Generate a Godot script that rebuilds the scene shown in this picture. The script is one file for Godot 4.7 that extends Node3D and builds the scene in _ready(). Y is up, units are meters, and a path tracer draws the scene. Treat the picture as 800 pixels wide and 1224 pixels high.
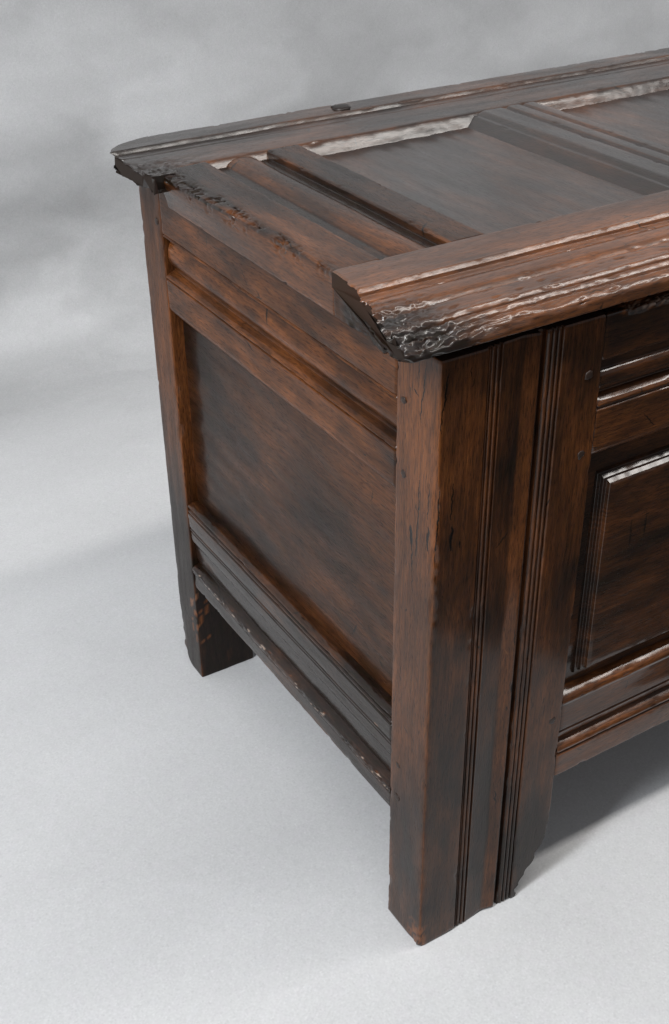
extends Node3D
# A close-up of the left end of an old joined oak chest on a grey studio sweep.
# World axes: x runs along the front to the right, y up, z towards the viewer; the front left
# corner of the chest stands at the origin.

const LEN := 1.328            # length of the carcass
const TEX_LEN := 1.6          # metres of timber along the grain in one wood texture
const TEX_WIDE := 0.2         # metres across the grain

var macro := FastNoiseLite.new()
var wave := FastNoiseLite.new()
var fine := FastNoiseLite.new()
var chip := FastNoiseLite.new()
var oak: StandardMaterial3D
var oak_cracked: StandardMaterial3D
var oak_field: StandardMaterial3D
var oak_top: StandardMaterial3D
var oak_dull: StandardMaterial3D
var end_grain: StandardMaterial3D
var oak_handled: StandardMaterial3D
var iron: StandardMaterial3D
var peg_wood: StandardMaterial3D


func _ready() -> void:
	# ---- camera
	var cam := Camera3D.new()
	cam.name = "camera"
	cam.position = Vector3(-0.44474, 0.95807, 0.59996)
	cam.rotation_order = EULER_ORDER_YXZ
	cam.rotation = Vector3(-0.56892, -0.54012, -0.01409)
	cam.fov = rad_to_deg(2.0 * atan(612.0 / 1468.27))
	cam.near = 0.02
	cam.far = 40.0
	add_child(cam)
	cam.current = true

	# ---- the dim grey studio round the set
	var we := WorldEnvironment.new()
	we.name = "world_environment"
	var env := Environment.new()
	env.background_mode = Environment.BG_COLOR
	env.background_color = Color(0.56, 0.565, 0.575)
	env.background_energy_multiplier = 1.0
	env.tonemap_mode = Environment.TONE_MAPPER_LINEAR
	env.tonemap_exposure = 1.0
	env.sdfgi_enabled = true
	env.ssao_enabled = true
	env.ssil_enabled = true
	we.environment = env
	add_child(we)

	# ---- one long strip light hung above the set, a little in front of the chest
	var strip := AreaLight3D.new()
	strip.name = "strip_light"
	strip.area_size = Vector2(5.8, 0.2)
	strip.light_energy = 8.4
	strip.light_color = Color(1.0, 0.985, 0.965)
	strip.area_range = 12.0
	strip.shadow_enabled = true
	add_child(strip)
	strip.look_at_from_position(Vector3(0.2, 3.2, 0.6), Vector3(0.2, 0.0, 0.5), Vector3(0, 0, -1))

	# ---- a tall strip box to the left, turned a little towards the backdrop, that lights the end of the chest
	var box := AreaLight3D.new()
	box.name = "soft_box_light"
	box.area_size = Vector2(0.35, 1.6)
	box.light_energy = 9.4
	box.light_color = Color(0.97, 0.985, 1.0)
	box.area_range = 12.0
	box.shadow_enabled = true
	add_child(box)
	box.look_at_from_position(Vector3(-2.3, 2.7, 0.55), Vector3(0.1, 0.0, -0.5), Vector3.UP)

	set_up_noise()
	set_up_materials()
	build_backdrop()
	build_chest()


# ------------------------------------------------------------------ noise and materials

func noise(n: FastNoiseLite, number: int, type: int, octaves: int) -> void:
	n.seed = number
	n.noise_type = type
	n.frequency = 1.0
	n.fractal_type = FastNoiseLite.FRACTAL_FBM if octaves > 1 else FastNoiseLite.FRACTAL_NONE
	n.fractal_octaves = octaves


func set_up_noise() -> void:
	noise(macro, 11, FastNoiseLite.TYPE_SIMPLEX_SMOOTH, 3)
	noise(wave, 23, FastNoiseLite.TYPE_SIMPLEX_SMOOTH, 1)
	noise(fine, 37, FastNoiseLite.TYPE_SIMPLEX_SMOOTH, 2)
	noise(chip, 51, FastNoiseLite.TYPE_SIMPLEX, 2)


func picture(w: int, h: int, bytes: PackedByteArray, format: int) -> ImageTexture:
	return ImageTexture.create_from_image(Image.create_from_data(w, h, false, format, bytes))


# Oak: streaks, pores and stains along the grain; strokes = cracks and scratches as
# [u0, v0, u1, v1, width, depth] in metres, u along the grain.
func wood(number: int, strokes: Array, w := 2048, h := 768, length := TEX_LEN, wide := TEX_WIDE) -> StandardMaterial3D:
	var streak := FastNoiseLite.new()
	noise(streak, number, FastNoiseLite.TYPE_SIMPLEX_SMOOTH, 3)
	var pore := FastNoiseLite.new()
	noise(pore, number + 1, FastNoiseLite.TYPE_SIMPLEX, 1)
	var stain := FastNoiseLite.new()
	noise(stain, number + 2, FastNoiseLite.TYPE_SIMPLEX_SMOOTH, 3)
	var color := PackedByteArray()
	color.resize(w * h * 3)
	var height := PackedByteArray()
	height.resize(w * h)
	var rough := PackedByteArray()
	rough.resize(w * h)
	var i := 0
	for y in h:
		var round_angle := TAU * y / h
		var cy := cos(round_angle) * wide / TAU
		var sy := sin(round_angle) * wide / TAU
		for x in w:
			var u := length * x / w
			var bend := stain.get_noise_3d(u * 5.0, cy * 9.0, sy * 9.0)
			var s := streak.get_noise_3d(u * 20.0 + bend, cy * 330.0 + bend * 1.5, sy * 330.0)
			var p := pore.get_noise_3d(u * 85.0, cy * 1150.0, sy * 1150.0)
			var fleck := pore.get_noise_2d(u * 620.0 + 200.0, TAU * y / h * 55.0)
			var big := stain.get_noise_3d(u * 11.0 + 40.0, cy * 70.0, sy * 70.0)
			var dark := maxf(0.0, p - 0.30) * 1.6
			var v := clampf(0.62 + 0.36 * s + 0.14 * big + 0.09 * fleck - 0.7 * dark, 0.05, 1.0)
			# lighter wood is yellower, darker wood nearly neutral
			color[3 * i] = int(255.0 * clampf(0.46 + 0.52 * v, 0.0, 1.0))
			color[3 * i + 1] = int(255.0 * clampf(0.425 + 0.50 * v, 0.0, 1.0))
			color[3 * i + 2] = int(255.0 * clampf(0.415 + 0.48 * v, 0.0, 1.0))
			height[i] = int(255.0 * clampf(0.62 + 0.20 * s - 0.9 * dark, 0.0, 1.0))
			rough[i] = int(255.0 * clampf(0.62 - 0.22 * big + 0.10 * s + 0.35 * dark, 0.2, 1.0))
			i += 1
	# the nicks and scratches of long use
	var rng := RandomNumberGenerator.new()
	rng.seed = number
	var marks := strokes.duplicate()
	for n in (130 if number != 171 else 24):
		var long := rng.randf_range(0.002, 0.022) * rng.randf_range(0.3, 1.0)
		var lean := rng.randf_range(-0.5, 0.5) * (1.0 if n % 3 else 3.0)
		var at := Vector2(rng.randf() * length, rng.randf() * wide)
		marks.append([at.x, at.y, at.x + long * cos(lean), at.y + long * sin(lean), rng.randf_range(0.0005, 0.0013), rng.randf_range(0.3, 0.95) * (1.0 if n % 4 else -0.5)])
	for k in marks:
		var a := Vector2(k[0], k[1])
		var b := Vector2(k[2], k[3])
		var wd: float = k[4]
		var steps := int(a.distance_to(b) / 0.0004) + 1
		for n in steps + 1:
			var t := float(n) / steps
			var c := a.lerp(b, t) + Vector2(0, 0.0009 * wave.get_noise_2d(t * a.distance_to(b) * 160.0, k[1] * 900.0))
			var half := wd * 0.5 * (0.35 + 0.65 * sin(PI * clampf(t, 0.04, 0.96))) * (0.8 + 0.5 * wave.get_noise_2d(t * 30.0, k[0] * 500.0))
			for dy in range(-6, 7):
				for dx in range(-2, 3):
					var px := int(c.x / length * w) + dx
					var py := posmod(int(c.y / wide * h) + dy, h)
					if px < 0 or px >= w:
						continue
					var off := Vector2(dx * length / w * 0.6, dy * wide / h)
					var amount := clampf(1.35 - off.length() / maxf(half, 1e-5), 0.0, 1.0) * absf(k[5])
					if amount <= 0.0:
						continue
					var q := py * w + px
					if k[5] < 0.0:   # a pale scratch through the polish
						color[3 * q] = maxi(color[3 * q], int(255.0 * (0.78 + 0.4 * amount)))
						color[3 * q + 1] = maxi(color[3 * q + 1], int(255.0 * (0.74 + 0.44 * amount)))
						color[3 * q + 2] = maxi(color[3 * q + 2], int(255.0 * (0.71 + 0.46 * amount)))
						continue
					height[q] = mini(height[q], int(255.0 * (0.62 * (1.0 - amount))))
					for ch in 3:
						color[3 * q + ch] = mini(color[3 * q + ch], int(255.0 * (0.62 - 0.52 * amount)))
	var m := StandardMaterial3D.new()
	m.resource_name = "old_oak"
	m.vertex_color_use_as_albedo = true
	m.albedo_texture = picture(w, h, color, Image.FORMAT_RGB8)
	m.roughness = 0.58
	m.roughness_texture = picture(w, h, rough, Image.FORMAT_L8)
	m.metallic_specular = 0.2
	m.heightmap_enabled = true
	m.heightmap_texture = picture(w, h, height, Image.FORMAT_L8)
	m.heightmap_scale = 0.02
	m.clearcoat_enabled = true
	m.clearcoat = 0.75
	m.clearcoat_roughness = 0.14
	return m


func set_up_materials() -> void:
	oak = wood(101, [])
	oak_top = oak.duplicate()                        # the lid has been waxed most
	oak_top.resource_name = "waxed_oak"
	oak_top.metallic_specular = 0.6
	oak_top.clearcoat = 1.0
	oak_top.clearcoat_roughness = 0.19
	end_grain = StandardMaterial3D.new()
	end_grain.resource_name = "end_grain"
	end_grain.vertex_color_use_as_albedo = true
	end_grain.roughness = 0.6
	end_grain.metallic_specular = 0.25
	oak_handled = oak.duplicate()                    # polished by hands along the front of the lid
	oak_handled.resource_name = "handled_oak"
	oak_handled.metallic_specular = 0.42
	oak_handled.clearcoat = 1.0
	oak_handled.clearcoat_roughness = 0.22
	oak_dull = oak.duplicate()
	oak_dull.resource_name = "dull_oak"
	oak_dull.clearcoat = 0.32
	var cracks := []
	# the splits, worm holes and scratches in the front stile: u is the height, v the distance from the left edge
	for k in [[0.455, 0.022, 0.497, 0.0215, 0.0012, 1.0], [0.43, 0.0235, 0.462, 0.0225, 0.0016, 1.0], [0.437, 0.0300, 0.452, 0.031, 0.0038, 1.0], [0.412, 0.028, 0.440, 0.0290, 0.0013, 1.0], [0.563, 0.020, 0.590, 0.0175, 0.0014, 1.0], [0.545, 0.0225, 0.567, 0.0205, 0.0010, 0.9], [0.578, 0.026, 0.592, 0.0255, 0.0010, 0.8], [0.443, 0.009, 0.463, 0.0085, 0.0022, 1.0], [0.470, 0.010, 0.500, 0.0095, 0.0012, 0.8], [0.395, 0.027, 0.412, 0.0275, 0.0008, 0.8], [0.322, 0.128, 0.337, 0.1285, 0.001, 0.7], [0.246, 0.027, 0.250, 0.033, 0.001, 0.5], [0.29, 0.040, 0.31, 0.0405, 0.0008, 0.5]]:
		cracks.append(k)
	oak_cracked = wood(131, cracks)
	oak_cracked.clearcoat = 0.5
	# faint incised strokes on the raised field: u along x, v downwards
	oak_field = wood(171, [[0.0420, 0.0555, 0.0425, 0.0800, 0.0011, 0.5], [0.0580, 0.0535, 0.0585, 0.0760, 0.0011, 0.5], [0.0545, 0.0650, 0.0600, 0.0645, 0.0010, 0.6], [0.0560, 0.0540, 0.0610, 0.0535, 0.0010, 0.5]])
	iron = StandardMaterial3D.new()
	iron.resource_name = "dark_iron"
	iron.albedo_color = Color(0.16, 0.13, 0.12)
	iron.roughness = 0.38
	iron.metallic = 0.35
	peg_wood = StandardMaterial3D.new()
	peg_wood.resource_name = "peg_oak"
	peg_wood.albedo_color = Color(0.17, 0.115, 0.085)
	peg_wood.roughness = 0.5


# ------------------------------------------------------------------ nodes

func node(called: String, parent: Node) -> Node3D:
	var n := Node3D.new()
	n.name = called
	parent.add_child(n, true)
	return n


func put(called: String, m: Mesh, material: Material, parent: Node) -> MeshInstance3D:
	var o := MeshInstance3D.new()
	o.name = called
	o.mesh = m
	o.material_override = material
	parent.add_child(o, true)
	return o


# ------------------------------------------------------------------ timber

# A closed outline from [a, t] or [a, t, radius] corners, counter-clockwise: corners rounded, long runs cut into steps.
func outline(corners: Array, step: float, default_radius := 0.0006) -> PackedVector2Array:
	var n := corners.size()
	var raw := PackedVector2Array()
	for i in n:
		var p := Vector2(corners[i][0], corners[i][1])
		var q := Vector2(corners[i - 1][0], corners[i - 1][1])
		var r := Vector2(corners[(i + 1) % n][0], corners[(i + 1) % n][1])
		var radius: float = corners[i][2] if corners[i].size() > 2 else default_radius
		radius = minf(radius, 0.45 * minf(p.distance_to(q), p.distance_to(r)))
		if radius < 1e-5:
			raw.append(p)
			continue
		var a := p + (q - p).normalized() * radius
		var b := p + (r - p).normalized() * radius
		for k in 4:
			var t := k / 3.0
			raw.append(a.lerp(p, t).lerp(p.lerp(b, t), t))
	var out := PackedVector2Array()
	for i in raw.size():
		var a := raw[i]
		var b := raw[(i + 1) % raw.size()]
		var cuts := maxi(1, int(ceil(a.distance_to(b) / step)))
		for k in cuts:
			out.append(a.lerp(b, float(k) / cuts))
	return out


func steps(from: float, to: float, small: float, fine_until := 1e9, large := 0.02) -> PackedFloat32Array:
	var out := PackedFloat32Array([from, from + 0.0012])
	var s := from + 0.0012
	while true:
		s += small if s < fine_until else large
		if s > to - 0.0012 - 0.4 * small:
			break
		out.append(s)
	out.append(to - 0.0012)
	out.append(to)
	return out


# Sweeps an outline in (a, t) along s. frame: columns are the directions of s, a and t.
# o: wear = how far edges are worn away, lump = unevenness of faces, warm = share of worn red wood,
# shape = Callable(Vector3 local, float edge) -> Vector3 local, tone = Callable(Vector3 world, float edge) -> float
func timber(called: String, parent: Node, pts: PackedVector2Array, along: PackedFloat32Array, frame: Basis, o := {}) -> MeshInstance3D:
	var n := pts.size()
	var rows := along.size()
	var wear: float = o.get("wear", 0.0008)
	var lump: float = o.get("lump", 0.00025)
	var warm: float = o.get("warm", 0.35)
	var shift: float = o.get("shift", 0.0)
	var shape = o.get("shape")
	var tone = o.get("tone")
	var u_off: float = o.get("u", 0.0)
	var v_off: float = o.get("v", 0.0)
	var reach := PackedFloat32Array()
	var out2 := PackedVector2Array()
	var edge := PackedFloat32Array()
	var run := 0.0
	var v_start: int = o.get("v_start", 0)
	for j in n:
		var p := pts[j]
		var q := pts[j - 1]
		var r := pts[(j + 1) % n]
		var d1 := (p - q).normalized()
		var d2 := (r - p).normalized()
		var d := (d1 + d2).normalized()
		out2.append(Vector2(d.y, -d.x))
		edge.append(clampf(d1.cross(d2) / 0.42, 0.0, 1.0))
		reach.append(run)
		run += p.distance_to(r)
	reach.append(run)
	var soft := PackedFloat32Array()
	for j in n:
		# an arris counts in full where the timber turns away beyond it, and little on a small bead
		var b := j
		var f := j
		while pts[posmod(b, n)].distance_to(pts[j]) < 0.004 and j - b < n / 3:
			b -= 1
		while pts[f % n].distance_to(pts[j]) < 0.004 and f - j < n / 3:
			f += 1
		var turn := (pts[j] - pts[posmod(b, n)]).normalized().cross((pts[f % n] - pts[j]).normalized())
		soft.append(maxf(edge[j], 0.5 * maxf(edge[j - 1], edge[(j + 1) % n])) * clampf(0.2 + 1.3 * turn, 0.12, 1.0))
	var pos := PackedVector3Array()
	var uv := PackedVector2Array()
	var col := PackedColorArray()
	var w := n + 1
	for i in rows:
		var s := along[i]
		var end_inset := 0.0009 if i == 0 or i == rows - 1 else 0.0
		for jj in w:
			var j := jj % n
			var p := pts[j]
			var e := soft[j]
			var a := p.x
			var t := p.y
			var local := Vector3(s, a, t)
			var at := frame * local
			var key := at * 1.0 + Vector3.ONE * shift
			# stretched along the grain
			var g := frame.inverse() * key
			var gm := Vector3(g.x * 4.0, g.y * 9.0, g.z * 9.0)
			var big := macro.get_noise_3dv(gm)
			var lumps := wave.get_noise_3d(g.x * 9.0, g.y * 45.0, g.z * 45.0) * lump + fine.get_noise_3d(g.x * 60.0, g.y * 340.0, g.z * 340.0) * lump * 0.3
			var bite := 0.0
			if e > 0.02:
				var c1 := wave.get_noise_3d(g.x * 38.0, g.y * 40.0, g.z * 40.0)
				var c2 := chip.get_noise_3d(g.x * 130.0, g.y * 170.0, g.z * 170.0)
				bite = e * wear * clampf(0.22 + 0.10 * c1 + 0.12 * c2 + 3.2 * maxf(0.0, c1 + 0.6 * c2 - 0.50), 0.0, 2.4)
			var move := -bite - end_inset
			a += out2[j].x * move
			t += out2[j].y * move + lumps
			local = Vector3(s, a, t)
			if shape:
				local = shape.call(local, e)
			pos.append(frame * local)
			uv.append(Vector2((s + u_off) / TEX_LEN, (reach[jj] + v_off) / TEX_WIDE))
			# bare patches where the dark polish is worn: along rubbed edges and in drifting patches
			var small := macro.get_noise_3d(g.x * 17.0 + 5.0, g.y * 42.0, g.z * 42.0)
			var rub := clampf(0.5 + 0.36 * big + 0.17 * small + (warm - 0.5) * 1.3 + 0.40 * e * (0.4 + fine.get_noise_3d(g.x * 14.0, g.y * 40.0, g.z * 40.0)), 0.0, 1.0)
			rub = rub * rub * (3.0 - 2.0 * rub)
			var bare := 0.0
			if tone:
				rub += tone.call(at, e)
				bare = clampf(rub - 1.2, 0.0, 1.0)  # pale spots: bare wood, and glints put into the colour
				rub = clampf(rub, 0.0, 1.0)
			var speck := 1.0 + 0.2 * fine.get_noise_3d(g.x * 40.0 + 9.0, g.y * 120.0, g.z * 120.0)
			var dark := Color(0.026, 0.0165, 0.0115)
			var red := Color(0.280, 0.106, 0.031)
			var c := (dark.lerp(red, rub) * speck).lerp(Color(0.62, 0.54, 0.46), bare)
			c.a = 1.0
			col.append(c)
	var idx := PackedInt32Array()
	var right := frame.determinant() > 0.0
	var nor := PackedVector3Array()
	nor.resize(pos.size())
	for i in rows - 1:
		for j in n:
			var p00 := i * w + j
			var p01 := p00 + 1
			var p10 := p00 + w
			var p11 := p10 + 1
			var f := (pos[p01] - pos[p10]).cross(pos[p11] - pos[p00])
			# f = d x s-ish of the whole quad
			if not right:
				f = -f
			nor[p00] += f
			nor[p01] += f
			nor[p10] += f
			nor[p11] += f
			if right:
				idx.append_array(PackedInt32Array([p00, p10, p01, p01, p10, p11]))
			else:
				idx.append_array(PackedInt32Array([p00, p01, p10, p01, p11, p10]))
	for i in rows:  # join the seam
		var sum := nor[i * w] + nor[i * w + n]
		nor[i * w] = sum
		nor[i * w + n] = sum
	for k in nor.size():
		nor[k] = nor[k].normalized()
	# the sign is settled against the known outward direction of one point
	var probe := frame * Vector3(0.0, out2[0].x, out2[0].y)
	var votes := 0.0
	for i in range(1, rows - 1, maxi(1, rows / 9)):
		votes += nor[i * w].dot(probe)
	if votes < 0.0:
		for k in nor.size():
			nor[k] = -nor[k]
	# end grain
	var enlarged := PackedVector2Array()
	for p in pts:
		enlarged.append(p * 1000.0)
	var tris := Geometry2D.triangulate_polygon(enlarged)
	var cap_pos := PackedVector3Array()
	var cap_nor := PackedVector3Array()
	var cap_uv := PackedVector2Array()
	var cap_col := PackedColorArray()
	var cap_idx := PackedInt32Array()
	for last in [false, true]:
		var base := cap_pos.size()
		var ring: int = (rows - 1) * w if last else 0
		var axis := frame.x * (1.0 if last else -1.0)
		for j in n:
			cap_pos.append(pos[ring + j])
			cap_nor.append(axis)
			cap_uv.append(Vector2(pts[j].x * 0.3 + 0.3, pts[j].y / TEX_WIDE))
			cap_col.append(Color(0.024, 0.016, 0.012).lerp(col[ring + j], 0.08))
		for k in range(0, tris.size(), 3):
			var a := base + tris[k]
			var b := base + tris[k + 1]
			var c := base + tris[k + 2]
			if (cap_pos[b] - cap_pos[a]).cross(cap_pos[c] - cap_pos[a]).dot(axis) > 0.0:
				cap_idx.append_array(PackedInt32Array([a, c, b]))
			else:
				cap_idx.append_array(PackedInt32Array([a, b, c]))
	var made := surface(pos, nor, uv, col, idx)
	made.surface_set_material(0, o.get("material", oak))
	if cap_idx.size():
		var ends := surface(cap_pos, cap_nor, cap_uv, cap_col, cap_idx)
		made.add_surface_from_arrays(Mesh.PRIMITIVE_TRIANGLES, ends.surface_get_arrays(0))
		made.surface_set_material(1, end_grain)
	var piece := MeshInstance3D.new()
	piece.name = called
	piece.mesh = made
	parent.add_child(piece, true)
	return piece


func surface(pos: PackedVector3Array, nor: PackedVector3Array, uv: PackedVector2Array, col: PackedColorArray, idx: PackedInt32Array) -> ArrayMesh:
	var arrays := []
	arrays.resize(Mesh.ARRAY_MAX)
	arrays[Mesh.ARRAY_VERTEX] = pos
	arrays[Mesh.ARRAY_NORMAL] = nor
	arrays[Mesh.ARRAY_TEX_UV] = uv
	arrays[Mesh.ARRAY_TEX_UV2] = uv
	if col.size():
		arrays[Mesh.ARRAY_COLOR] = col
	arrays[Mesh.ARRAY_INDEX] = idx
	var m := ArrayMesh.new()
	m.add_surface_from_arrays(Mesh.PRIMITIVE_TRIANGLES, arrays)
	return m


func plank(a0: float, a1: float, t0: float, t1: float, step: float, r := 0.001) -> PackedVector2Array:
	return outline([[a0, t0, r], [a1, t0, r], [a1, t1, r], [a0, t1, r]], step)


# a small round-headed peg or bolt: axis = outward direction
func dome(called: String, parent: Node, at: Vector3, axis: Vector3, radius: float, proud: float, material: Material, wobble := 0.08) -> void:
	var side := axis.cross(Vector3(0.31, 0.52, 0.79)).normalized()
	var up := side.cross(axis).normalized()
	var pos := PackedVector3Array()
	var nor := PackedVector3Array()
	var uv := PackedVector2Array()
	var idx := PackedInt32Array()
	var rings := [[1.0, -0.6, 0.0], [1.0, 0.35, 0.25], [0.9, 0.72, 0.6], [0.68, 0.92, 0.85], [0.36, 1.0, 0.96], [0.0, 1.02, 1.0]]
	for i in rings.size():
		for k in 17:
			var f := TAU * k / 16.0
			var dir := side * cos(f) + up * sin(f)
			var rr: float = radius * rings[i][0] * (1.0 + wobble * wave.get_noise_2d(cos(f) * 1.3 + at.y * 90.0, sin(f) * 1.3 + at.x * 90.0))
			pos.append(at + dir * rr + axis * proud * rings[i][1])
			nor.append((dir * (1.0 - rings[i][2]) + axis * rings[i][2]).normalized())
			uv.append(Vector2(k / 16.0, i / 5.0))
	for i in rings.size() - 1:
		for k in 16:
			var a := i * 17 + k
			idx.append_array(PackedInt32Array([a, a + 17, a + 1, a + 1, a + 17, a + 18]))
	var inward := (pos[idx[1] ] - pos[idx[0]]).cross(pos[idx[2]] - pos[idx[0]]).dot(nor[0]) < 0.0
	if not inward:
		for k in range(0, idx.size(), 3):
			var s := idx[k + 1]
			idx[k + 1] = idx[k + 2]
			idx[k + 2] = s
	put(called, surface(pos, nor, uv, PackedColorArray(), idx), material, parent)


# ------------------------------------------------------------------ the chest

func build_chest() -> void:
	var chest := node("oak_chest", self)
	chest.set_meta("label", "dark oak panelled chest with heavy moulded lid, its edges worn and chipped")
	chest.set_meta("category", "chest")
	chest.set_meta("kind", "thing")
	build_lid(chest)
	build_front(chest)
	build_sides(chest)
	build_inside(chest)


func build_lid(chest: Node3D) -> void:
	var lid := node("lid", chest)
	var along_x := Basis(Vector3.RIGHT, Vector3.FORWARD, Vector3.UP)   # s = x, a = -z, t = y
	var along_z := Basis(Vector3.BACK, Vector3.RIGHT, Vector3.UP)      # s = z, a = x, t = y

	# back rail: a mitred run of moulding, then a rough hewn bevel down to the panels
	var back := outline([[0.400, 0.6095], [0.520, 0.6085, 0.003], [0.5215, 0.6265, 0.004], [0.4884, 0.6264, 0.0008], [0.4848, 0.6226, 0.0006], [0.4700, 0.6236, 0.0012], [0.4675, 0.6228, 0.0006], [0.4645, 0.6234, 0.001], [0.4215, 0.6234, 0.002], [0.4085, 0.6095, 0.0005]], 0.0024)
	timber("back_rail", lid, back, steps(-0.028, LEN + 0.028, 0.003, 0.80), along_x, {"wear": 0.0016, "lump": 0.0004, "material": oak_handled, "warm": 0.30, "u": 0.05, "v": 0.03, "shape": back_rail_shape, "tone": lid_tone})

	var front := outline([[-0.0100, 0.6105, 0.0012], [0.1285, 0.6105], [0.1285, 0.6246, 0.0012], [0.0885, 0.6248, 0.0006], [0.0872, 0.6250, 0.0004], [0.0864, 0.6260, 0.0005], [0.0852, 0.6259, 0.0004], [0.0816, 0.6231, 0.0004], [0.0808, 0.6206, 0.0004], [0.0740, 0.6206, 0.0005], [0.0732, 0.6222, 0.0004], [0.0700, 0.6222, 0.0004], [0.0690, 0.6206, 0.0004], [0.0675, 0.6206, 0.0004], [0.0655, 0.6236, 0.0008], [0.0600, 0.6252, 0.0025], [0.0470, 0.6250, 0.0025], [0.0420, 0.6215, 0.0006], [0.0402, 0.6215, 0.0005], [0.0385, 0.6238, 0.0006], [0.0225, 0.6243, 0.001], [0.0190, 0.6255, 0.0005], [0.0172, 0.6256, 0.0005], [0.0146, 0.6235, 0.0005], [0.0136, 0.6212, 0.0005], [0.0112, 0.6213, 0.0004], [0.0094, 0.6250, 0.0006], [0.0070, 0.6256, 0.0005], [0.0042, 0.6234, 0.0005], [0.0030, 0.6214, 0.0005], [0.0012, 0.6218, 0.0006], [-0.0020, 0.6243, 0.0008], [-0.0065, 0.6222, 0.0010], [-0.0094, 0.6198, 0.0010]], 0.0013)
	timber("front_rail", lid, front, steps(-0.030, LEN + 0.030, 0.0017, 0.36), along_x, {"wear": 0.0014, "lump": 0.0002, "material": oak_handled, "warm": 0.62, "u": 0.09, "v": 0.11, "shape": front_rail_shape, "tone": front_rail_tone})

	# end stiles, channel moulded, with a lip that laps over the end of the carcass
	var stile := [[-0.0065, 0.5880, 0.001], [-0.0018, 0.5880], [-0.0018, 0.6102, 0.0], [0.1325, 0.6102], [0.1325, 0.6242, 0.0014], [0.0998, 0.6242, 0.0008], [0.0984, 0.6232, 0.0006], [0.0978, 0.6172, 0.0006], [0.0872, 0.6168, 0.0006], [0.0862, 0.6180, 0.0006], [0.0815, 0.6208, 0.002], [0.0720, 0.6224, 0.004], [0.0620, 0.6212, 0.003], [0.0545, 0.6182, 0.001], [0.0532, 0.6166, 0.0006], [0.0356, 0.6170, 0.0006], [0.0348, 0.6236, 0.0006], [0.0336, 0.6240, 0.0006], [-0.0060, 0.6228, 0.0025]]
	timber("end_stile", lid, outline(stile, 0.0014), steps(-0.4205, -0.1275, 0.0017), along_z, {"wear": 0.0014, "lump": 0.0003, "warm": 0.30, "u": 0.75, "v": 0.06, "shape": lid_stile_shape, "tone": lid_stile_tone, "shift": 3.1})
	var far_stile := []
	for k in range(stile.size() - 1, -1, -1):
		far_stile.append([LEN - stile[k][0], stile[k][1], stile[k][2] if stile[k].size() > 2 else 0.0006])
	timber("end_stile", lid, outline(far_stile, 0.006), steps(-0.4205, -0.1275, 0.02), along_z, {"wear": 0.002, "u": 0.2, "v": 0.1, "shift": 5.0})

	for k in 3:
		var x := 0.323 + 0.291 * k
		var muntin := outline([[x - 0.001, 0.6100], [x + 0.1005, 0.6100], [x + 0.0960, 0.6236, 0.002], [x + 0.0825, 0.6240, 0.0008], [x + 0.0800, 0.6215, 0.0006], [x + 0.0765, 0.6215, 0.0006], [x + 0.0745, 0.6240, 0.001], [x + 0.0605, 0.6240, 0.001], [x + 0.0585, 0.6213, 0.0006], [x + 0.0545, 0.6213, 0.0006], [x + 0.0520, 0.6240, 0.001], [x + 0.0275, 0.6240, 0.0016], [x + 0.0200, 0.6205, 0.001], [x + 0.0165, 0.6205, 0.0008], [x + 0.0030, 0.6125, 0.0006]], 0.0022 if k < 2 else 0.006)
		timber("lid_muntin", lid, muntin, steps(-0.4205, -0.1275, 0.003 if k < 2 else 0.02), along_z, {"wear": 0.0012, "lump": 0.0003, "material": oak_top, "warm": 0.22, "u": 0.3 + 0.2 * k, "v": 0.05 * k, "shift": 1.7 * k + 9.0})
	for k in 4:
		var x := 0.132 + 0.291 * k
		timber("lid_panel", lid, plank(x - 0.004, x + 0.197, 0.6060, 0.6122, 0.004 if k < 3 else 0.02), steps(-0.4150, -0.1240, 0.004 if k < 3 else 0.02), along_z, {"wear": 0.0, "lump": 0.00045, "material": oak_top, "warm": 0.27, "u": 0.1 + 0.31 * k, "v": 0.03 + 0.05 * k, "shift": 2.3 * k + 15.0})
	timber("cleat", lid, outline([[-0.0066, 0.5882, 0.001], [-0.0018, 0.5882], [-0.0018, 0.6130], [-0.0075, 0.6130, 0.001]], 0.002), steps(-0.1273, 0.0020, 0.002), along_z, {"wear": 0.0010, "material": oak_dull, "warm": 0.12, "u": 0.4, "shift": 3.1, "tone": cleat_tone, "shape": cleat_shape})
	# battens under the lid that hold it on the carcass
	for x in [0.36, 0.94]:
		timber("lid_batten", lid, plank(x, x + 0.05, 0.5990, 0.6062, 0.02), steps(-0.45, -0.06, 0.05), along_z, {"wear": 0.0, "u": 0.4})
	dome("bolt_head", lid, Vector3(0.231, 0.6262, -0.5020), Vector3.UP, 0.0105, 0.0024, iron, 0.25)


func ramp(x: float, a: float, b: float) -> float:
	return smoothstep(a, b, x)


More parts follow.
